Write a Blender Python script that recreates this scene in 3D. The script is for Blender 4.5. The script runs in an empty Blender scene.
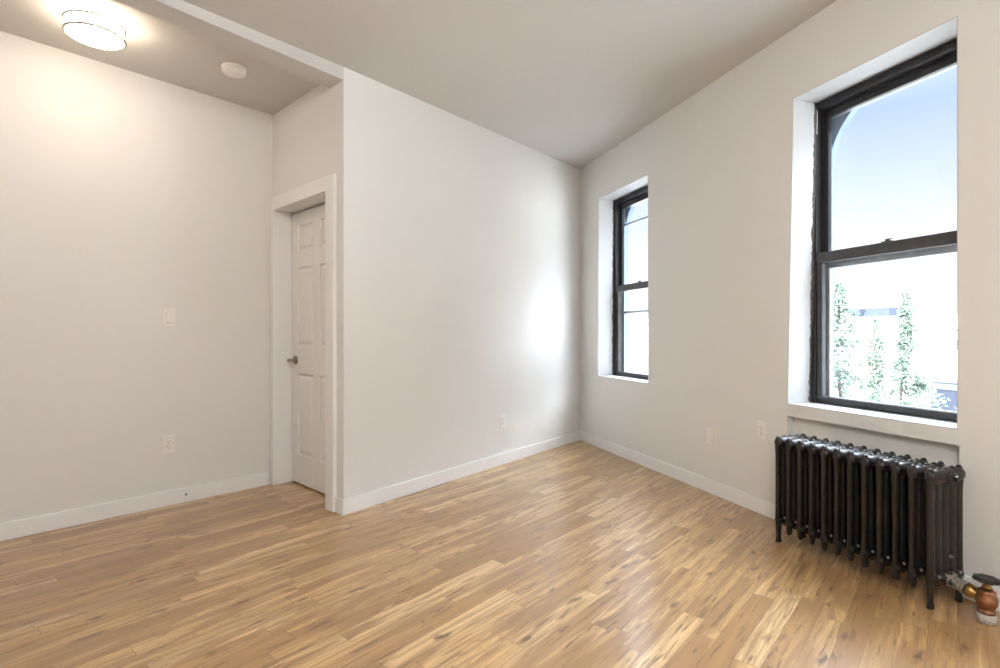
import bpy, bmesh, math, random
from mathutils import Vector, Matrix, noise
R = math.radians
sc = bpy.context.scene
col = sc.collection

# ------------------------------------------------------------------ camera
cd = bpy.data.cameras.new('camera'); cam = bpy.data.objects.new('camera', cd); col.objects.link(cam)
cd.sensor_width = 36.0; cd.lens = 36.0 * 525 / 1000; cd.clip_start = 0.02; cd.clip_end = 200
cam.location = (0, 0, 1.12); cam.rotation_euler = (R(90), 0, 0)
sc.camera = cam

# ------------------------------------------------------------------ exposure, sky, sun
sc.view_settings.view_transform = 'Standard'
sc.view_settings.look = 'None'
sc.view_settings.gamma = 1.0
sc.view_settings.use_curve_mapping = False
sc.cycles.use_guiding = True
sc.view_settings.exposure = 1.1

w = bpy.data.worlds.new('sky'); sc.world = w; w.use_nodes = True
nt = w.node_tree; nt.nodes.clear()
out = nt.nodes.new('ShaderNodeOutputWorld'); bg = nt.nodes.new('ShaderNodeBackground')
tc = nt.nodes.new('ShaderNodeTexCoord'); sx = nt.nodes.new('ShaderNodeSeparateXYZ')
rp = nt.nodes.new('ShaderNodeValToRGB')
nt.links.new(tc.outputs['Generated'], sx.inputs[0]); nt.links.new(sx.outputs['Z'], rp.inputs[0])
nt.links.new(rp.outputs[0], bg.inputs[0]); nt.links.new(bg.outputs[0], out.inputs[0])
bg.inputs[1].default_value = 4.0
e = rp.color_ramp.elements
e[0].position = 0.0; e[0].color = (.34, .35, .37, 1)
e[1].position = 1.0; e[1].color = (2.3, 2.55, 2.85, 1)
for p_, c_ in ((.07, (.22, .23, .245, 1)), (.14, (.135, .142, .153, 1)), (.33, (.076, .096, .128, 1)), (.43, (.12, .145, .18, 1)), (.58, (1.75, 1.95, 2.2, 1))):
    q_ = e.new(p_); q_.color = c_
try: w.cycles.sampling_method = 'MANUAL'; w.cycles.sample_map_resolution = 512
except Exception: pass

sd = bpy.data.lights.new('sun', 'SUN'); sd.energy = 9.0; sd.angle = R(1.0); sd.color = (1.0, .985, .96)
sun = bpy.data.objects.new('sun', sd); col.objects.link(sun)
sun.location = (-6, -3, 12)
sun.rotation_euler = Vector((.78, .50, -.86)).to_track_quat('-Z', 'Y').to_euler()

# ------------------------------------------------------------------ materials
def ramp(nt, fac, stops):
    r = nt.nodes.new('ShaderNodeValToRGB'); el = r.color_ramp.elements
    el[0].position, el[0].color = stops[0][0], (*stops[0][1], 1)
    el[1].position, el[1].color = stops[-1][0], (*stops[-1][1], 1)
    for p, c in stops[1:-1]:
        q = el.new(p); q.color = (*c, 1)
    nt.links.new(fac, r.inputs[0]); return r.outputs[0]

def mat(name, color, rough=.5, metal=0.0, spec=.5, bump=0, bscale=60, var=0.0, vscale=4, coat=0):
    m = bpy.data.materials.new(name); m.use_nodes = True
    nt = m.node_tree; b = nt.nodes['Principled BSDF']
    b.inputs['Base Color'].default_value = (*color, 1); b.inputs['Roughness'].default_value = rough
    b.inputs['Metallic'].default_value = metal; b.inputs['Specular IOR Level'].default_value = spec
    if coat: b.inputs['Coat Weight'].default_value = coat
    tcn = nt.nodes.new('ShaderNodeTexCoord')
    if bump:
        n = nt.nodes.new('ShaderNodeTexNoise'); n.inputs['Scale'].default_value = bscale; n.inputs['Detail'].default_value = 4
        bp = nt.nodes.new('ShaderNodeBump'); bp.inputs['Strength'].default_value = bump; bp.inputs['Distance'].default_value = .01
        nt.links.new(tcn.outputs['Object'], n.inputs['Vector']); nt.links.new(n.outputs['Fac'], bp.inputs['Height'])
        nt.links.new(bp.outputs[0], b.inputs['Normal'])
    if var:
        n = nt.nodes.new('ShaderNodeTexNoise'); n.inputs['Scale'].default_value = vscale; n.inputs['Detail'].default_value = 5
        nt.links.new(tcn.outputs['Object'], n.inputs['Vector'])
        a = tuple(max(0, c * (1 - var)) for c in color); z = tuple(min(1, c * (1 + var)) for c in color)
        nt.links.new(ramp(nt, n.outputs['Fac'], [(.3, a), (.7, z)]), b.inputs['Base Color'])
    return m

WALL = mat('wall_paint', (.80, .79, .765), .55, bump=.04, bscale=40, var=.012, vscale=1.3)
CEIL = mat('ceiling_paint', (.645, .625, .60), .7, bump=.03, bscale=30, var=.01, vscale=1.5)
TRIM = mat('trim_paint', (.88, .875, .87), .35, var=.01)
DOORP = mat('door_paint', (.83, .81, .78), .4)
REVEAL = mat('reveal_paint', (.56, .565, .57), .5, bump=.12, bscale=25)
PLATE = mat('white_plastic', (.87, .85, .81), .35)
DARK = mat('dark_slot', (.05, .045, .04), .6)
FRAME = mat('window_metal', (.022, .021, .024), .38, bump=.1, bscale=50, var=.3, vscale=12)
RAILM = mat('sash_metal', (.060, .058, .060), .42, bump=.1, bscale=40, var=.25, vscale=14)
STORM = mat('storm_aluminium', (.42, .46, .52), .3, .5, var=.15, vscale=20)
CAULK = mat('old_caulk', (.10, .085, .075), .8, var=.6, vscale=60)
NICKEL = mat('satin_nickel', (.26, .23, .19), .3, 1.0)
RING = mat('brushed_nickel', (.55, .53, .50), .35, 1.0)
OUTW = mat('outer_masonry_shade', (.22, .29, .40), .85, bump=.4, bscale=25, var=.12, vscale=9)  # blue-grey of the skylit shade is put into the base colour

def glass_mat():
    m = bpy.data.materials.new('window_glass'); m.use_nodes = True; nt = m.node_tree; nt.nodes.clear()
    o = nt.nodes.new('ShaderNodeOutputMaterial'); mx = nt.nodes.new('ShaderNodeMixShader')
    t = nt.nodes.new('ShaderNodeBsdfTransparent'); g = nt.nodes.new('ShaderNodeBsdfGlossy')
    t.inputs[0].default_value = (.97, .98, .98, 1); g.inputs['Roughness'].default_value = .02
    f = nt.nodes.new('ShaderNodeLayerWeight'); f.inputs[0].default_value = .5
    pw = nt.nodes.new('ShaderNodeMath'); pw.operation = 'POWER'; pw.inputs[1].default_value = 5.0
    ad = nt.nodes.new('ShaderNodeMath'); ad.operation = 'MULTIPLY_ADD'; ad.inputs[1].default_value = .9; ad.inputs[2].default_value = .03
    nt.links.new(f.outputs['Facing'], pw.inputs[0]); nt.links.new(pw.outputs[0], ad.inputs[0])
    nt.links.new(ad.outputs[0], mx.inputs[0]); nt.links.new(t.outputs[0], mx.inputs[1]); nt.links.new(g.outputs[0], mx.inputs[2])
    nt.links.new(mx.outputs[0], o.inputs[0]); return m
GLASS = glass_mat()

def emit(name, color, s):
    m = bpy.data.materials.new(name); m.use_nodes = True; nt = m.node_tree; nt.nodes.clear()
    o = nt.nodes.new('ShaderNodeOutputMaterial'); em = nt.nodes.new('ShaderNodeEmission')
    em.inputs[0].default_value = (*color, 1); em.inputs[1].default_value = s
    nt.links.new(em.outputs[0], o.inputs[0]); return m
LAMP = emit('lit_glass', (1.0, .83, .64), 11.5)

def floor_mat():
    m = bpy.data.materials.new('oak_planks'); m.use_nodes = True; nt = m.node_tree; N = nt.nodes; L = nt.links
    b = N['Principled BSDF']
    def M(op, a, c=None, d=None):
        n = N.new('ShaderNodeMath'); n.operation = op
        for i, v in enumerate((a, c, d)):
            if v is None: continue
            if isinstance(v, (int, float)): n.inputs[i].default_value = v
            else: L.new(v, n.inputs[i])
        return n.outputs[0]
    def dot(vec):
        n = N.new('ShaderNodeVectorMath'); n.operation = 'DOT_PRODUCT'; L.new(pos, n.inputs[0]); n.inputs[1].default_value = vec
        return n.outputs['Value']
    def comb(x, y, z):
        n = N.new('ShaderNodeCombineXYZ')
        for i, v in enumerate((x, y, z)):
            if isinstance(v, (int, float)): n.inputs[i].default_value = v
            else: L.new(v, n.inputs[i])
        return n.outputs[0]
    def wn(a, c, seed):
        n = N.new('ShaderNodeTexWhiteNoise'); n.noise_dimensions = '3D'; L.new(comb(a, c, seed), n.inputs['Vector']); return n
    def nz(vec, sc_, det=4, rough=.5, dist=0):
        n = N.new('ShaderNodeTexNoise'); L.new(vec, n.inputs['Vector']); n.inputs['Scale'].default_value = sc_
        n.inputs['Detail'].default_value = det; n.inputs['Roughness'].default_value = rough; n.inputs['Distortion'].default_value = dist
        return n.outputs['Fac']
    def mix(fac, a, c, mode='MIX'):
        n = N.new('ShaderNodeMix'); n.data_type = 'RGBA'; n.blend_type = mode
        for i, v in ((0, fac), (6, a), (7, c)):
            if isinstance(v, (int, float)): n.inputs[i].default_value = v
            elif isinstance(v, tuple): n.inputs[i].default_value = (*v, 1)
            else: L.new(v, n.inputs[i])
        return n.outputs[2]
    geo = N.new('ShaderNodeTexCoord'); pos = geo.outputs['Object']
    u = dot((.6567, .7541, 0)); vm = dot((.7541, -.6567, 0))
    v = M('DIVIDE', vm, .083); row = M('FLOOR', v); fv = M('FRACT', v)
    r1 = wn(row, 0.0, 3.7).outputs['Value']; r2 = wn(row, 5.0, 1.3).outputs['Value']
    ln = M('MULTIPLY_ADD', r1, .55, .50)
    up = M('ADD', M('DIVIDE', u, ln), M('MULTIPLY', r2, 17.3)); idn = M('FLOOR', up); fu = M('FRACT', up)
    rw_ = wn(row, idn, 9.1); rnd = rw_.outputs['Value']; rc = N.new('ShaderNodeSeparateColor'); L.new(rw_.outputs['Color'], rc.inputs[0])
    ra, rb, rcc = rc.outputs[0], rc.outputs[1], rc.outputs[2]
    # plank tone
    tone = ramp(nt, ra, [(0, (.42, .235, .085)), (.12, (.54, .32, .125)), (.45, (.67, .42, .175)), (.85, (.78, .51, .235)), (1, (.86, .61, .32))])
    # fine grain
    gv = comb(M('MULTIPLY_ADD', rb, 31.0, M('MULTIPLY', u, 2.2)), M('MULTIPLY', vm, 55.0), M('MULTIPLY', rnd, 40.0))
    g1 = nz(gv, 1.0, 5, .6, .3)
    c1 = mix(ramp(nt, g1, [(.34, (.70,) * 3), (.62, (0,) * 3)]), tone, (.33, .19, .09), 'MIX')
    # broad streaks and cathedral figure
    gw = comb(M('MULTIPLY_ADD', rcc, 19.0, M('MULTIPLY', u, 1.6)), M('MULTIPLY', vm, 13.0), M('MULTIPLY', ra, 25.0))
    n2 = nz(gw, 1.0, 3, .5, .6)
    rings = M('FRACT', M('MULTIPLY', n2, 13.0))
    ringm = ramp(nt, rings, [(0, (.0,) * 3), (.55, (.0,) * 3), (.86, (.55,) * 3), (1, (0,) * 3)])
    on = ramp(nt, rcc, [(.50, (0,) * 3), (.60, (1,) * 3)])
    rf = mix(1.0, ringm, on, 'MULTIPLY')
    c2 = mix(rf, c1, (.34, .205, .105))
    c2 = mix(ramp(nt, n2, [(.40, (.80,) * 3), (.54, (0,) * 3)]), c2, (.37, .205, .09))
    # knots and mineral streaks
    vo = N.new('ShaderNodeTexVoronoi'); vo.feature = 'F1'
    kd = nz(comb(M('MULTIPLY', u, 14.0), M('MULTIPLY', vm, 22.0), rnd), 1.0, 3, .6)
    kv = comb(M('MULTIPLY_ADD', kd, .55, M('MULTIPLY', u, 5.0)), M('MULTIPLY_ADD', kd, 1.1, M('MULTIPLY', vm, 17.0)), M('MULTIPLY', rnd, 7.0))
    L.new(kv, vo.inputs['Vector']); vo.inputs['Scale'].default_value = 1.0
    kn = ramp(nt, vo.outputs['Distance'], [(.08, (.92,) * 3), (.14, (.55,) * 3), (.27, (0,) * 3)])
    vs = N.new('ShaderNodeSeparateColor'); L.new(vo.outputs['Color'], vs.inputs[0])
    kon = ramp(nt, vs.outputs[0], [(.52, (0,) * 3), (.60, (1,) * 3)])
    c3 = mix(mix(1.0, kn, kon, 'MULTIPLY'), c2, (.15, .085, .045))
    sv = comb(M('MULTIPLY_ADD', rb, 11.0, M('MULTIPLY', u, 5.0)), M('MULTIPLY', vm, 60.0), M('MULTIPLY', rcc, 33.0))
    s1 = nz(sv, 1.0, 2, .5, .5)
    c4 = mix(ramp(nt, s1, [(.325, (.85,) * 3), (.40, (0,) * 3)]), c3, (.23, .13, .06))
    # pores
    pv = comb(M('MULTIPLY', u, 26.0), M('MULTIPLY', vm, 420.0), rnd)
    c5 = mix(ramp(nt, nz(pv, 1.0, 2), [(.30, (.22,) * 3), (.48, (0,) * 3)]), c4, (.30, .18, .09))
    # seams
    sm = M('MAXIMUM', M('LESS_THAN', fv, .016), M('GREATER_THAN', fv, .984))
    se = M('LESS_THAN', M('MULTIPLY', fu, ln), .0018)
    seam = M('MAXIMUM', M('MULTIPLY', sm, .42), M('MULTIPLY', se, .75))
    c6 = mix(seam, c5, (.16, .095, .05))
    L.new(c6, b.inputs['Base Color'])
    rr = M('MULTIPLY_ADD', nz(comb(M('MULTIPLY', u, 3.0), M('MULTIPLY', vm, 9.0), 0.0), 1.0, 4), .10, .30)
    L.new(rr, b.inputs['Roughness'])
    b.inputs['Specular IOR Level'].default_value = .6
    b.inputs['Coat Weight'].default_value = .6; b.inputs['Coat Roughness'].default_value = .18
    bp = N.new('ShaderNodeBump'); bp.inputs['Strength'].default_value = .22; bp.inputs['Distance'].default_value = .002
    hh = M('SUBTRACT', M('MULTIPLY', g1, .35), M('MULTIPLY', seam, 1.0))
    hh = M('ADD', hh, M('MULTIPLY', rnd, .5))
    L.new(hh, bp.inputs['Height']); L.new(bp.outputs[0], b.inputs['Normal'])
    return m
FLOOR = floor_mat()

def iron_mat():
    m = mat('cast_iron_paint', (.014, .011, .010), .30, spec=.4, bump=.25, bscale=45, coat=.2)
    nt = m.node_tree; b = nt.nodes['Principled BSDF']; tcn = nt.nodes.new('ShaderNodeTexCoord')
    n = nt.nodes.new('ShaderNodeTexNoise'); n.inputs['Scale'].default_value = 11; n.inputs['Detail'].default_value = 6; n.inputs['Roughness'].default_value = .7
    nt.links.new(tcn.outputs['Object'], n.inputs['Vector'])
    nt.links.new(ramp(nt, n.outputs['Fac'], [(.35, (.006, .005, .005)), (.55, (.013, .009, .007)), (.70, (.032, .019, .013)), (.82, (.09, .07, .06))]), b.inputs['Base Color'])
    nt.links.new(ramp(nt, n.outputs['Fac'], [(.4, (.30,) * 3), (.7, (.55,) * 3)]), b.inputs['Roughness'])
    return m
IRON = iron_mat()
CHIP = mat('chipped_grey', (.22, .20, .18), .7, var=.5, vscale=70)
COPPER = mat('aged_copper', (.34, .16, .09), .34, .9, bump=.3, bscale=60, var=.45, vscale=22)
BRASS = mat('aged_brass', (.45, .28, .10), .28, 1.0, bump=.15, bscale=60, var=.3, vscale=18)
STEEL = mat('silver_paint', (.36, .34, .31), .4, .7, bump=.3, bscale=70, var=.35, vscale=30)
WHITEPIPE = mat('chipped_white_pipe', (.52, .49, .44), .7, bump=.8, bscale=70, var=.3, vscale=45)

# ------------------------------------------------------------------ mesh helpers
class MB:
    def __init__(s): s.v = []; s.f = []; s.sm = []
    def add(s, vs, fs, smooth=False):
        o = len(s.v); s.v += [tuple(v) for v in vs]
        for f in fs: s.f.append(tuple(o + i for i in f)); s.sm.append(smooth)
    def box(s, a, b):
        x0, y0, z0 = a; x1, y1, z1 = b
        s.hexa([(x0, y0, z0), (x1, y0, z0), (x1, y1, z0), (x0, y1, z0), (x0, y0, z1), (x1, y0, z1), (x1, y1, z1), (x0, y1, z1)])
    def hexa(s, p):
        s.add(p, [(0, 3, 2, 1), (4, 5, 6, 7), (0, 1, 5, 4), (1, 2, 6, 5), (2, 3, 7, 6), (3, 0, 4, 7)])
    def bandpiece(s, sb0, sb1, st0, st1, z0, z1, y0, y1):
        """wall piece: s limits at the bottom and at the top, between depths y0 and y1"""
        s.hexa([(sb0, y0, z0), (sb1, y0, z0), (sb1, y1, z0), (sb0, y1, z0), (st0, y0, z1), (st1, y0, z1), (st1, y1, z1), (st0, y1, z1)])
    def prism(s, poly, z0, z1):
        """poly xy counter-clockwise; z0 / z1 numbers or functions of (x, y)"""
        g0 = z0 if callable(z0) else (lambda x, y: z0); g1 = z1 if callable(z1) else (lambda x, y: z1)
        n = len(poly)
        vs = [(x, y, g0(x, y)) for x, y in poly] + [(x, y, g1(x, y)) for x, y in poly]
        s.add(vs, [tuple(range(n - 1, -1, -1)), tuple(range(n, 2 * n))] + [(i, (i + 1) % n, n + (i + 1) % n, n + i) for i in range(n)])
    def sweep(s, pts, radii, seg=16, up=(0, 0, 1), cap=True, smooth=True):
        """elliptic tube along pts; radii: list of (ra, rb) or r"""
        pts = [Vector(p) for p in pts]; vs = []; n = len(pts); prev = None
        for i, p in enumerate(pts):
            t = (pts[min(i + 1, n - 1)] - pts[max(i - 1, 0)]).normalized()
            if prev is None:
                a = Vector(up) - t * t.dot(Vector(up))
                if a.length < 1e-3: a = Vector((1, 0, 0)) - t * t.x
            else: a = prev - t * t.dot(prev)
            a.normalize(); prev = a; b = t.cross(a)
            r = radii[i] if isinstance(radii, (list, tuple)) else radii
            ra, rb = (r if isinstance(r, tuple) else (r, r))
            for k in range(seg):
                q = 2 * math.pi * k / seg; vs.append(p + a * ra * math.cos(q) + b * rb * math.sin(q))
        fs = []
        for i in range(n - 1):
            for k in range(seg): fs.append((i * seg + k, i * seg + (k + 1) % seg, (i + 1) * seg + (k + 1) % seg, (i + 1) * seg + k))
        if cap: fs += [tuple(range(seg - 1, -1, -1)), tuple(range((n - 1) * seg, n * seg))]
        s.add(vs, fs, smooth)
    def lathe(s, prof, c=(0, 0, 0), seg=40, smooth=True, axis='z'):
        """prof: (r, h) list"""
        vs = []
        for r, h in prof:
            for k in range(seg):
                q = 2 * math.pi * k / seg; x, y, z = r * math.cos(q), r * math.sin(q), h
                if axis == 'y': x, y, z = x, h, y
                if axis == 'x': x, y, z = h, x, y
                vs.append((c[0] + x, c[1] + y, c[2] + z))
        fs = []
        for i in range(len(prof) - 1):
            for k in range(seg): fs.append((i * seg + k, i * seg + (k + 1) % seg, (i + 1) * seg + (k + 1) % seg, (i + 1) * seg + k))
        if prof[0][0] > 1e-5: fs.append(tuple(range(seg - 1, -1, -1)))
        if prof[-1][0] > 1e-5: fs.append(tuple(range((len(prof) - 1) * seg, len(prof) * seg)))
        s.add(vs, fs, smooth)
    def torus(s, R_, r, c, seg=64, sub=10):
        vs = []; fs = []
        for i in range(seg):
            a = 2 * math.pi * i / seg
            for k in range(sub):
                b = 2 * math.pi * k / sub; q = R_ + r * math.cos(b)
                vs.append((c[0] + q * math.cos(a), c[1] + q * math.sin(a), c[2] + r * math.sin(b)))
        for i in range(seg):
            for k in range(sub): fs.append((i * sub + k, ((i + 1) % seg) * sub + k, ((i + 1) % seg) * sub + (k + 1) % sub, i * sub + (k + 1) % sub))
        s.add(vs, fs, True)
    def build(s, name, m, parent=None, bevel=0, segs=2, loc=None, rz=0):
        me = bpy.data.meshes.new(name); me.from_pydata(s.v, [], s.f); me.update()
        bm = bmesh.new(); bm.from_mesh(me); bmesh.ops.recalc_face_normals(bm, faces=bm.faces[:]); bm.to_mesh(me); bm.free()
        for p, q in zip(me.polygons, s.sm): p.use_smooth = q
        me.materials.append(m)
        o = bpy.data.objects.new(name, me); col.objects.link(o)
        if parent is not None: o.parent = parent
        if loc is not None: o.location = loc
        if rz: o.rotation_euler = (0, 0, rz)
        if bevel:
            b = o.modifiers.new('bevel', 'BEVEL'); b.width = bevel; b.segments = segs; b.limit_method = 'ANGLE'; b.angle_limit = R(40)
            b.harden_normals = False
        return o

def tag(o, label=None, cat=None, group=None, kind=None):
    if label: o['label'] = label
    if cat: o['category'] = cat
    if group: o['group'] = group
    if kind: o['kind'] = kind
    return o
def empty(name, loc, rz=0):
    o = bpy.data.objects.new(name, None); col.objects.link(o); o.location = loc; o.rotation_euler = (0, 0, rz)
    o.empty_display_size = .1; return o

# ------------------------------------------------------------------ plan of the room (metres)
C = Vector((-1.7024, 3.92)); A = Vector((-.9672, 3.2343)); B = Vector((.8469, 5.5367))
LD = Vector((.67314, .73951)); DD = Vector((.73130, -.68206)); CD = Vector((.61888, .78548)); RD = Vector((.32100, -.94708))
def perp(d): return Vector((-d.y, d.x))
FR = {'left': (C, LD), 'alcove': (C, DD), 'center': (A, CD), 'right': (B, RD)}
def W(k, s, o):
    p, d = FR[k]; return p + d * s + perp(d) * o
def ang(k): d = FR[k][1]; return math.atan2(d.y, d.x)
def meet(k1, o1, k2, o2):
    p, d = W(k1, 0, o1), FR[k1][1]; q, e_ = W(k2, 0, o2), FR[k2][1]
    t = ((q - p).x * e_.y - (q - p).y * e_.x) / (d.x * e_.y - d.y * e_.x); return p + d * t
O = .012                                     # baseboards stand this far in front of the wall plane
Cc = meet('left', O, 'alcove', O); Ac = meet('alcove', O, 'center', O); Bc = meet('center', O, 'right', O)
LE = W('left', -5.6, O); RE = W('right', 7.2, O)
ZT = 3.25

# main ceiling plane through three measured points
def plane(p, q, r):
    n = (q - p).cross(r - p); return lambda x, y: p.z - (n.x * (x - p.x) + n.y * (y - p.y)) / n.z
P3 = W('right', 2.91, O)
zmain = plane(Vector((A.x, A.y, 2.775)), Vector((B.x, B.y, 2.862)), Vector((P3.x, P3.y, 2.893)))

# ------------------------------------------------------------------ floor and ceilings
m = MB(); m.prism([(-6.6, -2.2), (4.0, -2.2), (4.0, -.5), (1.75, 6.2), (-6.6, 6.2)], -.12, 0.0)
# keep the floor inside the outer wall: cut along the right wall
m = MB()
fp = [W('left', -5.8, .15), W('right', 7.4, .15), W('right', -.5, .15), Vector((.5, 6.1)), Vector((-1.9, 6.1)), Vector((-4, 3.6))]
m.prism([(p.x, p.y) for p in [Vector((-5.9, -.6)), Vector((3.2, -1.7)), W('right', 7.4, .15), W('right', -.4, .15), Vector((-1.9, 5.3)), W('left', 0, .3), W('left', -5.8, .15)]], -.15, 0.0)
o = m.build('floor', FLOOR); tag(o, 'knotty oak plank floor with a satin varnish', 'floor', kind='structure')

BD = Vector((.645, .764)); BN = Vector((-.764, .645))           # beam direction and its left normal
bs = Ac - BD * 4.6
m = MB(); far = Ac + BD * .25
pl = [bs + BN * .06, W('right', 7.4, .06), W('right', -.10, .06), W('center', 3.0, .08), W('center', -.05, .08)]
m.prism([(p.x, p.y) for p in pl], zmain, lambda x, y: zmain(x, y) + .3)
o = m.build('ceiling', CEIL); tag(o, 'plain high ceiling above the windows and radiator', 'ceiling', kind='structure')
m = MB()
pl = [W('left', -5.7, .08), bs + BN * .06, Ac + BN * .06, W('alcove', .96, .05), W('alcove', -.1, .08), W('left', .05, .08)]
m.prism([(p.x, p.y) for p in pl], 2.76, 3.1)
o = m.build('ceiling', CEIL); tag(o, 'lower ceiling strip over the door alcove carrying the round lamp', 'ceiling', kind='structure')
m = MB()
e0 = meet('alcove', .01, 'center', O)
a1 = Ac + perp(DD) * .03 - DD * .012
pl = [bs, Ac, a1, Ac - DD * .160 + perp(DD) * .03, bs + BN * .155]
m.prism([(p.x, p.y) for p in pl], 2.694, 3.05)
o = m.build('trim_1', CEIL); tag(o, 'long painted ceiling beam between the alcove and the main room', 'beam', kind='structure')

# ------------------------------------------------------------------ walls
m = MB(); m.prism([tuple(p) for p in [LE - LD * .1, Cc + LD * .2, W('left', .3, .18), W('left', -5.7, .18)]], -.1, ZT)
tag(m.build('wall_left', WALL), 'bare cream wall with light switch and outlet beside the door', 'wall', kind='structure')

# door wall: opening t .048-.812, z 0-2.035, depth .30
T0, T1, ZD = .048, .812, 2.035
def dw_piece(m, ta, tb, z0, z1, o0=O, o1=.30):
    m.prism([tuple(W('alcove', ta, o0)), tuple(W('alcove', tb, o0)), tuple(W('alcove', tb, o1)), tuple(W('alcove', ta, o1))], z0, z1)
tA = (Ac - C).dot(DD)
m = MB(); dw_piece(m, -.12, T0 - .012, -.1, ZD + .012); 
inner = [W('alcove', T1 + .012, O), Ac, meet('alcove', .30, 'center', O + .001), W('alcove', T1 + .012, .30)]
m.prism([tuple(p) for p in inner], -.1, ZD + .012)
top = [W('alcove', -.12, O), Ac, meet('alcove', .30, 'center', O + .001), W('alcove', -.12, .30)]
m.prism([tuple(p) for p in top], ZD + .012, ZT)
dw_piece(m, -.1, .86, -.1, 2.3, .22, .5)
tag(m.build('wall_alcove', WALL), 'short cream wall holding the white panelled door', 'wall', kind='structure')

m = MB(); m.prism([tuple(p) for p in [Ac, Bc + CD * .25, W('center', 3.2, .25), meet('alcove', .26, 'center', .25)]], -.1, ZT)
tag(m.build('wall_center', WALL), 'plain white wall between the door alcove and the window wall', 'wall', kind='structure')

rear_a, rear_b = LE, RE
rd = (rear_b - rear_a).normalized(); rn = Vector((rd.y, -rd.x))
m = MB(); m.prism([tuple(p) for p in [rear_a - rd * .3, rear_a - rd * .3 + rn * .2, rear_b + rd * .5 + rn * .2, rear_b + rd * .5]], -.1, ZT)
tag(m.build('wall_rear', WALL), 'plain cream wall behind the viewpoint closing the room', 'wall', kind='structure')

# right wall (local frame: x along the wall from the corner, y outward, z up)
RZ = ang('right'); RL = (B.x, B.y, 0)
S_ = dict(l0=.348, l1=.362, r=1.200, z0=.703, z1=2.460)        # narrow window opening
G_ = dict(l0=2.590, l1=2.628, r=3.465, z0=.708, z1=2.490)      # wide window opening
H_ = dict(l0=5.88, l1=5.88, r=7.10, z0=.708, z1=2.490)  # unseen opening put in behind the viewpoint to let daylight onto the walls
T_ = dict(l0=4.30, l1=4.30, r=5.72, z0=.708, z1=2.490)         # added unseen opening beside the viewpoint, for more daylight
DEP = .19
m = MB(); y0, y1 = O, O + DEP
lo, hi = -.12, 7.4
zb = .64
# bottom band 0..zb with the niche under the wide window
m.bandpiece(lo, 2.588, lo, 2.588, -.1, zb, y0, .30); m.bandpiece(3.470, hi, 3.470, hi, -.1, zb, y0, .30)
m.bandpiece(2.588, 3.470, 2.588, 3.470, -.1, zb, y0 + .05, .30)
m.bandpiece(lo, hi, lo, hi, zb, .703, y0, .30)
m.bandpiece(lo, S_['l0'], lo, S_['l0'], .703, .708, y0, .30); m.bandpiece(S_['r'], hi, S_['r'], hi, .703, .708, y0, .30)
m.bandpiece(lo, S_['l0'], lo, S_['l1'], .708, 2.46, y0, .30)
m.bandpiece(S_['r'], G_['l0'], S_['r'], G_['l1'], .708, 2.46, y0, .30)
m.bandpiece(G_['r'], T_['l0'], G_['r'], T_['l1'], .708, 2.46, y0, .30)
m.bandpiece(T_['r'], H_['l0'], T_['r'], H_['l0'], .708, 2.49, y0, .30); m.bandpiece(H_['r'], hi, H_['r'], hi, .708, 2.49, y0, .30)
m.bandpiece(lo, G_['l1'], lo, G_['l1'], 2.46, 2.49, y0, .30); m.bandpiece(G_['r'], T_['l0'], G_['r'], T_['l0'], 2.46, 2.49, y0, .30)
m.bandpiece(lo, hi, lo, hi, 2.49, ZT, y0, .30)
tag(m.build('wall_right', WALL, loc=RL, rz=RZ), 'cream window wall with deep openings and a shallow radiator niche', 'wall', kind='structure')

# outer masonry leaf with round-headed openings
def arch_leaf(m, a, b, c0, r, zc, zs, y0, y1, zlow=-3.0, zhigh=3.6):
    """solid from a to b with an opening c0 +- r, sill zs, semicircle centre zc"""
    m.box((a, y0, zlow), (c0 - r, y1, zhigh)); m.box((c0 + r, y0, zlow), (b, y1, zhigh)); m.box((c0 - r, y0, zlow), (c0 + r, y1, zs))
    n = 28
    for i in range(n):
        q0, q1 = math.pi * (1 - i / n), math.pi * (1 - (i + 1) / n)
        xa, za = c0 + r * math.cos(q0), zc + r * math.sin(q0); xb, zb_ = c0 + r * math.cos(q1), zc + r * math.sin(q1)
        m.hexa([(xa, y0, za), (xb, y0, zb_), (xb, y1, zb_), (xa, y1, za), (xa, y0, zhigh), (xb, y0, zhigh), (xb, y1, zhigh), (xa, y1, zhigh)])
m = MB()
arch_leaf(m, -.5, 1.9, .777, .392, 2.095, .66, .300, .338)
arch_leaf(m, 1.9, 4.1, 3.032, .410, 2.090, .66, .300, .338)
arch_leaf(m, 4.1, 5.8, 5.01, .68, 2.090, .66, .300, .338)
arch_leaf(m, 5.8, 7.5, 6.49, .58, 2.090, .66, .300, .338)
tag(m.build('wall_outer', OUTW, loc=RL, rz=RZ), 'outer masonry with round window heads past the glass, blue shade painted in', 'wall', kind='structure')

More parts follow.
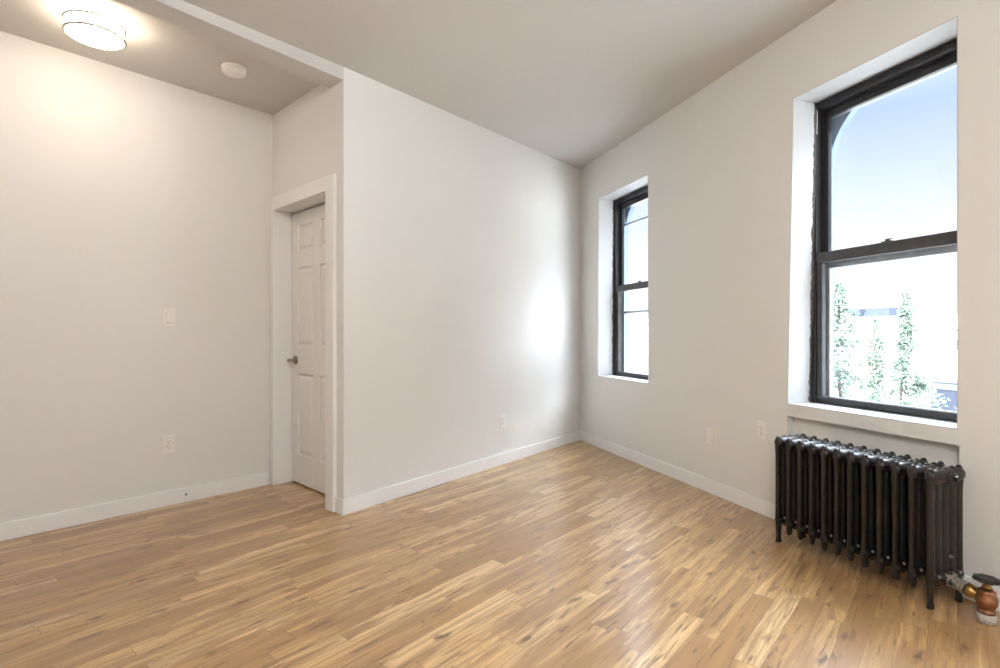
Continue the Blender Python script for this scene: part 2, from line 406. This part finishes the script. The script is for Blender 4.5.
# ------------------------------------------------------------------ windows
def window(name, g, label, bars, seed, meet_z=1.575, rail_z=1.535, full=True):
    root = empty(name, RL, RZ); tag(root, label, 'window', kind='structure')
    r, z0, z1 = g['r'], g['z0'], g['z1']; l0, l1 = g['l0'], g['l1']; yf = O + DEP
    # plaster lining of the opening
    t = .004
    m = MB()
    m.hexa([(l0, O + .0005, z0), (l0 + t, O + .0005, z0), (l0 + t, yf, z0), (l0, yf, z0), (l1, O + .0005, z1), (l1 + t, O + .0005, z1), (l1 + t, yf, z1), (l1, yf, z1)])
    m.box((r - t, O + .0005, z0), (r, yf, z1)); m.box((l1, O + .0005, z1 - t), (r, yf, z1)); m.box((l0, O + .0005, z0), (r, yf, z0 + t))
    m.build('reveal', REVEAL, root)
    a, b, c, d = l0 + .004, r - .004, z0 + .006, z1 - .006           # clear size
    ya = yf - .012
    m = MB()
    jw = .034
    m.box((a, ya, c), (a + jw, ya + .105, d)); m.box((b - jw, ya, c), (b, ya + .105, d))
    m.box((a, ya, d - .040), (b, ya + .105, d)); m.box((a, ya + .006, c), (b, ya + .105, c + .014))
    m.box((a + jw, ya + .040, c), (a + jw + .010, ya + .050, d - .03)); m.box((b - jw - .010, ya + .040, c), (b - jw, ya + .050, d - .03))
    m.box((a + jw, ya + .040, d - .052), (b - jw, ya + .050, d - .04))
    m.box((a + .006, ya - .006, c + .02), (a + .014, ya, d)); m.box((b - .014, ya - .006, c + .02), (b - .006, ya, d)); m.box((a + .006, ya - .006, d - .016), (b - .006, ya, d - .008))
    m.build('frame', FRAME, root, bevel=.0015)
    la, lb = a + jw - .004, b - jw + .004
    # upper sash in the outer track
    us = MB(); yu0, yu1 = ya + .052, ya + .080; zt = d - .036
    us.box((la, yu0, meet_z - .02), (la + .042, yu1, zt)); us.box((lb - .042, yu0, meet_z - .02), (lb, yu1, zt))
    us.box((la, yu0, zt - .052), (lb, yu1, zt)); us.box((la, yu0, meet_z - .022), (lb, yu1, meet_z + .018))
    o = us.build('upper_sash', FRAME, root, bevel=.003)
    p = MB(); p.box((la + .03, yu0 + .012, meet_z), (lb - .03, yu0 + .016, zt - .03)); p.build('pane', GLASS, o)
    # lower sash in the inner track
    ls = MB(); yl0, yl1 = ya + .010, ya + .038; zb0 = c + .012
    ls.box((la, yl0, zb0), (la + .036, yl1, meet_z + .024)); ls.box((lb - .036, yl0, zb0), (lb, yl1, meet_z + .024))
    ls.box((la, yl0 - .004, meet_z - .036), (lb, yl1, meet_z + .024)); ls.box((la, yl0, zb0), (lb, yl1, zb0 + .030))
    ls.box((la, yl0 - .010, zb0 + .020), (lb, yl0, zb0 + .028))
    o = ls.build('lower_sash', RAILM, root, bevel=.002)
    p = MB(); p.box((la + .028, yl0 + .012, zb0 + .02), (lb - .028, yl0 + .016, meet_z - .02)); p.build('pane', GLASS, o)
    # sash lock
    k = MB(); cx = (a + b) / 2
    k.box((cx - .026, yl0 + .002, meet_z + .024), (cx + .026, yl0 + .024, meet_z + .030))
    k.lathe([(.011, 0), (.011, .008), (.007, .012), (0.0001, .012)], (cx, yl0 + .013, meet_z + .030), 16)
    k.sweep([(cx, yl0 + .012, meet_z + .038), (cx + .018, yl0 + .004, meet_z + .038), (cx + .032, yl0, meet_z + .036)], [.005, .004, .003], 8)
    k.build('sash_lock', FRAME, root, bevel=.001)
    # aluminium storm window outside
    st = MB(); ys = ya + .088
    st.box((a + .02, ys, c + .01), (a + .052, ys + .018, d - .03)); st.box((b - .052, ys, c + .01), (b - .02, ys + .018, d - .03))
    st.box((a + .02, ys, d - .085), (b - .02, ys + .018, d - .05)); st.box((a + .02, ys, c + .005), (b - .02, ys + .018, c + .035))
    for z, hgt in bars: st.box((a + .04, ys, z - hgt / 2), (b - .04, ys + .014, z + hgt / 2))
    st.build('storm_frame', STORM, root, bevel=.002)
    # ragged caulk bead round the frame
    rng = random.Random(seed); cm = MB(); n = 90; pts = []
    for i in range(n + 1):
        z = c + (d - c) * i / n; wd = .005 + .006 * max(0, noise.noise(Vector((0, seed, z * 9)))) + .004 * rng.random()
        pts.append((z, wd))
    for (za, wa), (zc, wc) in zip(pts[:-1], pts[1:]):
        xa = l0 + (l1 - l0) * (za - z0) / (z1 - z0) + t; xc = l0 + (l1 - l0) * (zc - z0) / (z1 - z0) + t
        ybk, yfr = ya + .001, ya - wa * 2.2; yfr2 = ya - wc * 2.2
        cm.hexa([(xa, yfr, za), (xa + .004, ya - .001, za), (xa + .004, ybk, za), (xa, ybk, za), (xc, yfr2, zc), (xc + .004, ya - .001, zc), (xc + .004, ybk, zc), (xc, ybk, zc)])
    cm.build('caulk_bead', CAULK, root)
    return root
window('window_1', S_, 'narrow black sash window near the room corner', [(2.205, .020), (1.335, .022)], 3)
window('window_2', G_, 'wide black sash window above the radiator', [(1.530, .040)], 8)
window('added_window_3', T_, 'added unseen black sash window beside the viewpoint, for more daylight', [(1.530, .040)], 12)
window('added_window_4', H_, 'added unseen black sash window behind the viewpoint, for more daylight', [(1.530, .040)], 17)

# ------------------------------------------------------------------ baseboards
HB = .097
def base_prism(name, pts, label):
    m = MB(); m.prism([tuple(p) for p in pts], 0.0005, HB); o = m.build(name, TRIM, bevel=.003)
    return tag(o, label, 'baseboard', kind='structure')
base_prism('baseboard_left', [W('left', -5.5, 0), W('left', -.02, 0), W('left', -.02, O), W('left', -5.5, O)], 'white baseboard along the alcove wall under the light switch')
tn = (meet('alcove', 0, 'center', 0) - C).dot(DD)
base_prism('baseboard_alcove', [W('alcove', .912, 0), meet('alcove', 0, 'center', 0), Ac, W('alcove', .912, O)], 'very short white baseboard between door casing and wall corner')
base_prism('baseboard_center', [meet('alcove', 0, 'center', 0), meet('center', 0, 'right', 0), Bc, Ac], 'white baseboard along the plain wall between door and windows')
m = MB(); m.prism([tuple(p) for p in [W('right', 0, 0), W('right', 2.588, 0), W('right', 2.588, O), Bc]][::1], .0005, HB)
m.prism([tuple(p) for p in [W('right', 2.590, .05), W('right', 3.468, .05), W('right', 3.468, .05 + O), W('right', 2.590, .05 + O)]], .0005, HB)
m.prism([tuple(p) for p in [W('right', 3.470, 0), W('right', 7.1, 0), W('right', 7.1, O), W('right', 3.470, O)]], .0005, HB)
o = m.build('baseboard_right', TRIM, bevel=.003); tag(o, 'white baseboard under the two windows passing behind the radiator', 'baseboard', kind='structure')
m = MB(); pp, dd = FR['left']
q = MB(); q.lathe([(.0001, -.0012), (.006, -.0012), (.007, 0)], (0, 0, 0), 14, axis='y')
o = q.build('cable_hole', DARK, loc=(*W('left', -.575, 0), .052), rz=ang('left')); tag(o, 'small dark cable hole in the alcove baseboard', 'hole', kind='structure')

# ------------------------------------------------------------------ door
dr = empty('door_1', (C.x, C.y, 0), ang('alcove')); tag(dr, 'white six panel door with nickel lever in a deep jamb', 'door', kind='structure')
m = MB(); cw = .098
m.bandpiece(T1, T1 + cw, T1, T1 + cw, 0.0005, ZD + .095, -.014, O + .001)
m.build('casing', TRIM, dr, bevel=.003)
m = MB(); m.box((T0 - .050, -.014, 0.0005), (T0, O + .001, ZD + .095)); m.build('casing', TRIM, dr, bevel=.003)
m = MB(); m.box((T0, -.0135, ZD), (T1, O + .001, ZD + .095)); m.build('casing', TRIM, dr, bevel=.002)
m = MB()
m.box((T0 - .011, O, 0.0005), (T0, .215, ZD)); m.box((T1, O, 0.0005), (T1 + .011, .215, ZD)); m.box((T0 - .011, O, ZD), (T1 + .011, .215, ZD + .011))
m.box((T0, .168, 0.0005), (T0 + .012, .20, ZD)); m.box((T1 - .012, .168, 0.0005), (T1, .20, ZD)); m.box((T0, .168, ZD - .012), (T1, .20, ZD))
m.build('jamb', TRIM, dr, bevel=.0015)
a, b, z0, z1 = T0 + .006, T1 - .004, .012, ZD - .012; yF = .128
m = MB(); m.box((a, yF + .0125, z0), (b, yF + .040, z1))
st, mid = .098, .098; pw = (b - a - 2 * st - mid) / 2
cols = [(a + st, a + st + pw), (b - st - pw, b - st)]
rows = [(.225, .825), (1.030, 1.610), (1.735, 1.925)]
m.box((a, yF, z0), (a + st, yF + .013, z1)); m.box((b - st, yF, z0), (b, yF + .013, z1)); m.box((a + st + pw, yF, z0), (b - st - pw, yF + .013, z1))
zs = [z0] + [v for r_ in rows for v in r_] + [z1]
for x0, x1 in cols:
    for k in range(0, 8, 2): m.box((x0, yF, zs[k]), (x1, yF + .013, zs[k + 1]))
    for p0, p1 in rows:
        # raised field: frustum
        i1, i2 = .012, .036
        m.hexa([(x0 + i1, yF + .013, p0 + i1), (x1 - i1, yF + .013, p0 + i1), (x1 - i2, yF + .003, p0 + i2), (x0 + i2, yF + .003, p0 + i2),
                (x0 + i1, yF + .013, p1 - i1), (x1 - i1, yF + .013, p1 - i1), (x1 - i2, yF + .003, p1 - i2), (x0 + i2, yF + .003, p1 - i2)])
m.build('door_leaf', DOORP, dr, bevel=.002)
hx, hz = a + .062, .925
m = MB(); m.lathe([(.0001, 0), (.033, 0), (.033, -.006), (.026, -.011), (.012, -.012), (.011, -.030), (.011, -.050), (.0001, -.050)], (hx, yF, hz), 28, axis='y')
h = m.build('handle', NICKEL, dr)
m = MB(); m.sweep([(hx - .014, yF - .056, hz), (hx, yF - .058, hz), (hx + .04, yF - .058, hz + .002), (hx + .085, yF - .054, hz - .001), (hx + .108, yF - .048, hz - .003)], [(.007, .006), (.012, .010), (.010, .007), (.009, .006), (.006, .005)], 14)
m.build('lever', NICKEL, h)
for z in (.25, 1.05, 1.80):
    m = MB(); m.lathe([(.005, 0), (.005, .09)], (b + .0005, yF - .004, z), 12); m.build('hinge', NICKEL, dr)

# ------------------------------------------------------------------ switch and outlets
def wallplate(name, k, s, z, kind, label, cat, group=None, wid=.072, hei=.118):
    p = W(k, s, O); root = empty(name, (p.x, p.y, z), ang(k)); tag(root, label, cat, group)
    m = MB(); m.box((-wid / 2, -.006, -hei / 2), (wid / 2, 0, hei / 2)); m.build('cover_plate', PLATE, root, bevel=.0035, segs=3)
    for zz in (-.042, .042):
        if kind != 'blank' or True:
            m = MB(); m.lathe([(.0001, -.0072), (.0028, -.0068), (.003, -.005)], (0, 0, zz), 10, axis='y'); m.build('screw', PLATE, root)
    if kind == 'switch':
        m = MB(); m.hexa([(-.0165, -.008, -.033), (.0165, -.008, -.033), (.0165, 0, -.033), (-.0165, 0, -.033), (-.0165, -.013, .033), (.0165, -.013, .033), (.0165, 0, .033), (-.0165, 0, .033)])
        m.build('rocker', PLATE, root, bevel=.001)
        m = MB(); m.box((-.0175, -.0066, -.0345), (.0175, -.001, -.0325)); m.build('rocker_gap', DARK, root)
    elif kind == 'outlet':
        m = MB(); m.box((-.0165, -.0085, -.033), (.0165, 0, .033)); f_ = m.build('socket_face', PLATE, root, bevel=.0015)
        m = MB()
        for zz in (.0165, -.0165):
            m.box((-.0075, -.0089, zz - .001), (-.0055, -.008, zz + .008)); m.box((.0055, -.0089, zz - .001), (.0075, -.008, zz + .007))
            m.lathe([(.0001, -.0089), (.0026, -.0089), (.0026, -.008)], (0, 0, zz - .008), 10, axis='y')
        m.build('slots', DARK, f_)
    else:
        m = MB(); m.lathe([(.0001, -.016), (.003, -.016), (.0045, -.014), (.0045, -.009), (.009, -.008), (.010, -.005)], (0, 0, 0), 18, axis='y'); m.build('coaxial_jack', PLATE, root)
L0 = 1.4744
wallplate('light_switch', 'left', .800 - L0, 1.226, 'switch', 'white rocker light switch on the alcove wall', 'light switch')
wallplate('wall_outlet', 'left', .799 - L0, .400, 'outlet', 'white double outlet on the alcove wall below the light switch', 'outlet')
wallplate('wall_outlet', 'center', 1.62, .372, 'outlet', 'small white outlet on the plain middle wall between door and windows', 'outlet')
wallplate('cable_plate', 'right', 1.945, .398, 'blank', 'white cable wall plate midway between the two windows', 'wall plate')
wallplate('wall_outlet', 'right', 2.402, .520, 'outlet', 'white outlet on the window wall next to the radiator', 'outlet')

# ------------------------------------------------------------------ ceiling lamp and added fill lamp
def ceiling_lamp(x, y, zc, label, mt):
    root = empty('ceiling_light', (x, y, zc), R(20)); tag(root, label, 'ceiling light')
    m = MB(); m.lathe([(.0001, 0), (.106, 0), (.106, -.012), (.100, -.014), (.0001, -.014)], (0, 0, 0), 48); m.build('base', TRIM, root)
    m = MB(); m.lathe([(.104, -.014), (.116, -.026), (.119, -.095), (.113, -.103), (.085, -.112), (.045, -.117), (.0001, -.118)], (0, 0, 0), 56); m.build('diffuser', mt, root)
    for z in (-.040, -.098):
        m = MB(); m.torus(.128, .006, (0, 0, z)); m.build('ring', RING, root)
    for k in range(4):
        q = math.pi / 2 * k; x_, y_ = .128 * math.cos(q), .128 * math.sin(q)
        m = MB(); m.sweep([(x_, y_, -.002), (x_, y_, -.104)], .0026, 10); m.lathe([(.0001, -.108), (.005, -.106), (.005, -.098), (.0001, -.096)], (x_, y_, 0), 12); m.build('post', RING, root)
    return root
ceiling_lamp(-2.100, 2.724, 2.76, 'round lit drum ceiling light with two nickel rings above the alcove', LAMP)
FILL_GLOW = emit('unseen_fill_glow', (1.0, .975, .95), 138.0)  # strong glow of an unseen lamp added to brighten the main room
ceiling_lamp(.1, -.55, zmain(.1, -.55), 'added unseen fill light behind the viewpoint, shaped as a round ceiling lamp', FILL_GLOW)

# smoke detector
root = empty('smoke_detector', (-1.640, 3.238, 2.76)); tag(root, 'round white smoke detector on the alcove ceiling', 'smoke detector')
m = MB(); m.lathe([(.0001, 0), (.070, 0), (.071, -.004), (.068, -.014), (.0001, -.014)], (0, 0, 0), 48); m.build('base', PLATE, root)
m = MB(); m.lathe([(.0001, -.014), (.060, -.014), (.060, -.018), (.067, -.021), (.068, -.028), (.062, -.037), (.035, -.041), (.0001, -.042)], (0, 0, 0), 48); h = m.build('cover', PLATE, root)
m = MB(); m.lathe([(.0001, -.0445), (.009, -.0445), (.0105, -.041), (.0105, -.040)], (.022, -.012, 0), 20); m.build('test_button', PLATE, h)
m = MB()
for k in range(10):
    q = -1.0 + k * .2; cx, cy = .050 * math.cos(q + 2.6), .050 * math.sin(q + 2.6)
    m.lathe([(.0001, -.0398), (.0022, -.0398), (.0022, -.037)], (cx, cy, 0), 8)
m.build('sounder_holes', mat('grille_grey', (.45, .43, .40), .6), h)

# ------------------------------------------------------------------ radiator
# local frame: x along the row of sections (towards the valve), y towards the wall, z up
rdv = Vector((.346, -.938)).normalized(); ra_ = math.atan2(rdv.y, rdv.x)
rad = empty('radiator', (1.478, 2.842, 0), ra_); tag(rad, 'old black cast iron column radiator with twelve sections under the wide window', 'radiator')
PITCH, NS = .0668, 12
cols_y = [.020, .065, .110, .155, .200]
def section(i, legs):
    m = MB(); cx = 0
    for k, y in enumerate(cols_y):
        leg = legs and k in (0, 4)
        z0 = .0 if leg else (.060 if k in (0, 4) else .085)
        pts, rr = [], []
        prof = [(z0, .55 if not leg else .9), (z0 + .010, .85 if not leg else .95), (z0 + .03, 1.0 if not leg else .72), (.125, 1.08), (.16, .98), (.30, .95), (.47, .98), (.505, 1.1), (.54, 1.12), (.558, .95), (.568, .62), (.571, .25)]
        for z, q in prof: pts.append((cx, y, z)); rr.append((.0195 * q, .0125 * q))
        m.sweep(pts, rr, 16, up=(0, 1, 0))
    for zc, rz_, rx in ((.535, .031, .027), (.118, .026, .0215)):
        pts = [(cx, y, zc) for y in (.004, .008, .018, .04, .065, .110, .155, .180, .202, .212, .216)]
        rr = [(rz_ * .25, rx * .3), (rz_ * .6, rx * .65), (rz_ * .9, rx * .92), (rz_ * .97, rx), (rz_, rx), (rz_ * .93, rx), (rz_, rx), (rz_ * .97, rx), (rz_ * .9, rx * .92), (rz_ * .6, rx * .65), (rz_ * .25, rx * .3)]
        m.sweep(pts, rr, 16, up=(0, 0, 1))
    # connecting hubs
    for zc in (.530, .118):
        m.lathe([(.026, -PITCH / 2), (.026, -.018), (.030, -.016), (.030, .016), (.026, .018), (.026, PITCH / 2)] if True else [], (cx, .110, zc), 20, axis='x')
    return m
sm_ = section(0, False); base_mesh = None
lg_ = section(0, True)
for i in range(NS):
    x = .018 + i * PITCH
    if i in (0, NS - 1):
        o = (lg_).build('section', IRON, rad) if i == 0 else None
        if i == 0: leg_obj = o
        else:
            o = leg_obj.copy(); col.objects.link(o); o.parent = rad
    elif base_mesh is None: o = sm_.build('section', IRON, rad); base_mesh = o
    else:
        o = base_mesh.copy(); col.objects.link(o); o.parent = rad
    o.location = (x, 0, 0)
# little pale bosses at the foot of each gap
bm_ = MB(); bm_.lathe([(.0001, .0045), (.004, .0035), (.0065, .0), (.0065, -.006), (.0001, -.006)], (0, 0, 0), 14, axis='x')
proto = None
for i in range(NS):
    for y in ((.0425, .0875, .1325, .1775) if i == NS - 1 else (.0425,)):
        if proto is None: proto = bm_.build('boss', CHIP, rad); o = proto
        else: o = proto.copy(); col.objects.link(o); o.parent = rad
        o.location = (.018 + i * PITCH + .021, y, .132)
m = MB(); m.lathe([(.026, 0), (.027, .006), (.018, .010), (.013, .012), (.013, .022), (.0001, .023)], (.018 + 11 * PITCH + PITCH / 2 - .006, .110, .530), 8, smooth=False, axis='x'); m.build('plug', IRON, rad)
m = MB(); m.lathe([(.008, 0), (.006, .006), (.003, .012), (.0001, .013)], (.018 + 11 * PITCH + .014, .116, .205), 10, axis='x'); m.build('bleed_screw', CHIP, rad)

# valve, in world metres, given to the radiator's frame
def to_rad(p):
    v = Vector((p[0] - 1.478, p[1] - 2.842)); return (v.dot(rdv), v.dot(perp(rdv)), p[2])
E0 = (.018 + 11 * PITCH + .030, .110, .114)
VC = to_rad((1.893, 2.042, .083))
e0 = Vector(E0); vc = Vector(VC); dv = (vc - e0)
val = MB()
def ax(t): return e0 + dv * t
m = MB(); m.sweep([ax(-.08), ax(.0), ax(.001), ax(.10), ax(.101), ax(.22)], [.030, .030, .021, .021, .019, .019], 8, smooth=False); m.build('bushing', STEEL, rad)
m = MB(); m.sweep([ax(.20), ax(.205), ax(.30), ax(.305), ax(.32), ax(.325), ax(.39), ax(.395)], [.020, .0275, .0275, .023, .023, .0285, .0285, .022], 8, smooth=False); m.build('union_nut', STEEL, rad)
valve = None
m = MB(); m.lathe([(.0001, -.050), (.024, -.050), (.028, -.047), (.028, -.036), (.022, -.032), (.026, -.024), (.0325, -.012), (.0345, .002), (.033, .016), (.027, .027), (.0285, .030), (.0285, .040), (.021, .043), (.016, .050), (.0001, .050)], (0, 0, 0), 32)
valve = m.build('steam_valve', COPPER, rad, loc=VC)
m = MB(); pts = [ax(t) - vc for t in (.38, .40, .46, .54, .62, .68, .74, .85)]
m.sweep(pts, [.015, .021, .027, .0275, .026, .020, .019, .022], 24); m.build('union_tailpiece', BRASS, valve)
m = MB(); m.lathe([(.014, .048), (.014, .058), (.010, .060), (.0085, .074), (.012, .078), (.0001, .078)], (0, 0, 0), 20); m.build('stem', BRASS, valve)
m = MB(); n = 48; vs = []
prof = [(.010, .072), (.030, .073), (.040, .077), (.043, .083), (.041, .088), (.030, .091), (.018, .088), (.008, .088)]
for r_, z_ in prof:
    for k in range(n):
        q = 2 * math.pi * k / n; rr = r_ * (1 + (.05 * math.cos(8 * q) if r_ > .035 else 0)); vs.append((rr * math.cos(q), rr * math.sin(q), z_))
fs = [(i * n + k, i * n + (k + 1) % n, (i + 1) * n + (k + 1) % n, (i + 1) * n + k) for i in range(len(prof) - 1) for k in range(n)]
fs += [tuple(range(n - 1, -1, -1)), tuple(range((len(prof) - 1) * n, len(prof) * n))]
m.add(vs, fs, True); m.build('handwheel', mat('black_handwheel', (.02, .017, .015), .3, bump=.2, bscale=80), valve)
m = MB(); m.lathe([(.030, -.083), (.0305, -.060), (.0295, -.048), (.0001, -.047)], (0, 0, 0), 24); m.build('riser_pipe', WHITEPIPE, valve)

# ------------------------------------------------------------------ outside
def RW(s, o, z=0):
    p = W('right', s, o); return (p.x, p.y, z)
GZ = -3.2
m = MB(); m.prism([tuple(W('right', 30, .5)), tuple(W('right', 30, 60)), tuple(W('right', -60, 60)), tuple(W('right', -60, .5))], GZ - .2, GZ)
tag(m.build('ground', mat('pale_concrete', (.36, .355, .34), .9, var=.1)), 'pale sunlit yard far below the windows', 'ground', kind='structure')

WH = mat('white_siding', (.80, .80, .80), .7, var=.02)
GREYW = mat('far_glass', (.045, .053, .075), .65, spec=.08)
LINE = mat('siding_line', (.08, .07, .075), .8)  # dark colour of the thin lines across the siding
ap = empty('apartment_building', RW(-3, 9.0, GZ), RZ); tag(ap, 'low white flat-roofed building behind the saplings outside', 'building')
m = MB(); m.box((-7.5, 0, 0), (12.0, 6, 1.48 - GZ)); m.build('facade', WH, ap)
m = MB(); m.box((-7.55, -.06, 1.44 - GZ), (12.05, 6.05, 1.50 - GZ)); m.build('roof_edge', mat('roof_flashing', (.68, .67, .66), .6), ap, bevel=.01)
for z in (1.20, .99, .93, .86): 
    m = MB(); m.box((-7.5, -.03, z - GZ - .014), (12.0, 0.01, z - GZ + .012)); m.build('siding_ledge', LINE, ap)
# facade window
x0 = .80; fz0, fz1 = -.75 - GZ, .17 - GZ
m = MB()
for a_ in ((x0 - .08, fz1, x0 + 1.2, fz1 + .07), (x0 - .06, fz0 - .05, x0, fz1), (x0 + 1.1, fz0 - .05, x0 + 1.16, fz1), (x0, fz0 - .05, x0 + 1.1, fz0)):
    m.box((a_[0], -.06, a_[1]), (a_[2], .01, a_[3]))
f_ = m.build('window_frame', mat('grey_window_frame', (.13, .135, .15), .6), ap)
m = MB(); m.box((x0, -.015, fz0), (x0 + 1.1, .005, fz1 - .14)); m.build('pane', GREYW, f_)
m = MB(); m.box((x0, -.03, fz1 - .14), (x0 + 1.1, .005, fz1)); m.build('blind', mat('pale_blind', (.13, .15, .18), .6), f_)
# skylights on the roof
m0 = None
for xs, wd in ((-1.745, .286), (-1.28, .544)):
    rt = empty('roof_skylight', RW(-3 + xs + wd / 2, 9.9, 1.50), RZ)
    tag(rt, 'small grey rooftop skylight half hidden by the tallest sapling' if wd < .4 else 'wide grey rooftop skylight between two saplings', 'skylight')
    m = MB(); m.hexa([(-wd / 2 - .05, 0, 0), (wd / 2 + .05, 0, 0), (wd / 2 + .05, .8, 0), (-wd / 2 - .05, .8, 0), (-wd / 2, .10, .24), (wd / 2, .10, .24), (wd / 2, .7, .24), (-wd / 2, .7, .24)]); m.build('glazing', GREYW, rt)
    m = MB(); m.box((-wd / 2 - .05, -.02, -.03), (wd / 2 + .05, .82, .02)); m.build('curb', WH, rt)

# pale brick building seen through the narrow window
def brick_mat():
    m = bpy.data.materials.new('pale_brick'); m.use_nodes = True; nt = m.node_tree; b = nt.nodes['Principled BSDF']
    tcn = nt.nodes.new('ShaderNodeTexCoord'); mp = nt.nodes.new('ShaderNodeMapping'); br = nt.nodes.new('ShaderNodeTexBrick')
    mp.inputs['Rotation'].default_value = (R(90), 0, 0)
    nt.links.new(tcn.outputs['Object'], mp.inputs[0]); nt.links.new(mp.outputs[0], br.inputs['Vector'])
    br.inputs['Scale'].default_value = 2.2; br.inputs['Color1'].default_value = (.60, .50, .43, 1); br.inputs['Color2'].default_value = (.70, .60, .53, 1); br.inputs['Mortar'].default_value = (.8, .78, .75, 1)
    br.inputs['Mortar Size'].default_value = .03
    nt.links.new(br.outputs[0], b.inputs['Base Color']); b.inputs['Roughness'].default_value = .9; return m
bb = empty('brick_building', RW(-14, 8.0, GZ), RZ); tag(bb, 'pale brick building seen through the narrow window', 'building')
m = MB(); m.box((-14, 0, 0), (2.6, 6, 1.55 - GZ)); m.build('facade', brick_mat(), bb)
m = MB(); m.box((-14.05, -.1, 1.55 - GZ), (2.65, 6.05, 1.70 - GZ)); m.build('parapet', WH, bb)
m = MB()
m.box((.6, -.04, .25 - GZ), (1.1, .02, .95 - GZ)); m.build('window', GREYW, bb)

# saplings
def leaf_mat(name, c, c2):
    m = mat(name, c, .6); nt = m.node_tree; b = nt.nodes['Principled BSDF']
    g = nt.nodes.new('ShaderNodeObjectInfo'); tcn = nt.nodes.new('ShaderNodeTexCoord'); n = nt.nodes.new('ShaderNodeTexNoise'); n.inputs['Scale'].default_value = 9
    nt.links.new(tcn.outputs['Object'], n.inputs['Vector']); nt.links.new(ramp(nt, n.outputs['Fac'], [(.35, c), (.65, c2)]), b.inputs['Base Color'])
    b.inputs['Subsurface Weight'].default_value = 0; return m
LEAF = leaf_mat('leaf_green', (.16, .21, .17), (.26, .33, .26)); LEAFY = leaf_mat('leaf_yellow_green', (.34, .40, .22), (.44, .48, .28))
BARK = mat('bark', (.20, .17, .14), .9, bump=.5)
def tree(name, s, off, top, prof, nleaf, label, lm, seed, group=None, size=.023):
    rng = random.Random(seed); p = W('right', s, off)
    root = empty(name, (p.x, p.y, GZ), rng.random() * 6); tag(root, label, 'tree' if name != 'leafy_shrub' else 'shrub', group)
    H = top - GZ
    m = MB(); wob = [(.04 * math.sin(k * 1.3 + seed), .04 * math.cos(k * 1.1 + seed), H * .985 * k / 12) for k in range(13)]; wob[0] = (0, 0, 0)
    m.sweep(wob, [.045 * (1 - k / 13) + .005 for k in range(13)], 8)
    def rad_at(z):
        d = top - (z + GZ)
        for (d0, r0), (d1, r1) in zip(prof[:-1], prof[1:]):
            if d0 <= d <= d1: return r0 + (r1 - r0) * (d - d0) / (d1 - d0)
        return prof[-1][1]
    zmin = H - prof[-1][0]
    for k in range(60):
        z = zmin + (H - zmin) * (k + .5) / 60; r_ = rad_at(z); q = k * 2.4
        m.sweep([(0, 0, z - .1), (r_ * .5 * math.cos(q), r_ * .5 * math.sin(q), z), (r_ * .95 * math.cos(q), r_ * .95 * math.sin(q), z + .10)], [.008, .005, .002], 5)
    m.build('trunk', BARK, root)
    c = MB(); vs = []; fs = []
    clumps = [(z, q_, rad_at(z) * rng.uniform(.25, .95)) for z, q_ in [((zmin + (H - zmin) * (1 - rng.random() ** 1.1)), rng.random() * 6.283) for _ in range(max(60, nleaf // 24))]]
    for _ in range(nleaf):
        z, q, r_ = rng.choice(clumps)
        sg = min(.035, .010 + rad_at(z) * .10); x, y, z = r_ * math.cos(q) + rng.gauss(0, sg), r_ * math.sin(q) + rng.gauss(0, sg), z + rng.gauss(0, .045)
        if z > H: z = H - rng.random() * .05
        a = Vector((rng.gauss(0, 1), rng.gauss(0, 1), rng.gauss(.3, 1))).normalized(); b_ = a.cross(Vector((rng.gauss(0, 1), rng.gauss(0, 1), rng.gauss(0, 1)))).normalized()
        L_ = size * rng.uniform(.7, 1.3); p0 = Vector((x, y, z)); o_ = len(vs)
        vs += [p0 - a * L_, p0 + b_ * L_ * .42, p0 + a * L_, p0 - b_ * L_ * .42]; fs.append((o_, o_ + 1, o_ + 2, o_ + 3))
    c.add(vs, fs); c.build('foliage', lm, root)
def sd_(x, D):   # plan point -> wall coordinates
    p = Vector((x, D)) - B; return p.dot(RD), p.dot(perp(RD))
for (x, D, top, prof, n, lab, sd0) in (
    (4.20, 6.5, 1.76, [(0, .01), (.3, .13), (.7, .24), (1.3, .30), (1.8, .34), (3.0, .34)], 13000, 'tallest feathery green sapling outside, nearest the window frame', 1),
    (5.45, 7.6, 1.33, [(0, .01), (.3, .08), (.7, .17), (1.2, .18), (1.6, .32), (2.8, .36)], 10000, 'short thin green sapling outside between two taller ones', 2),
    (5.02, 6.5, 1.62, [(0, .01), (.15, .06), (.6, .095), (.82, .11), (1.0, .30), (1.4, .38), (2.8, .38)], 14000, 'narrow-topped green sapling outside with a bushy foot', 3)):
    s_, o_ = sd_(x, D); tree('young_tree', s_, o_, top, prof, n, lab, LEAF, sd0)
s_, o_ = sd_(5.9, 6.6); tree('leafy_shrub', s_, o_, .20, [(0, .05), (.2, .25), (.6, .40), (1.5, .42)], 1500, 'yellow-green shrub outside by the building window', LEAFY, 7)
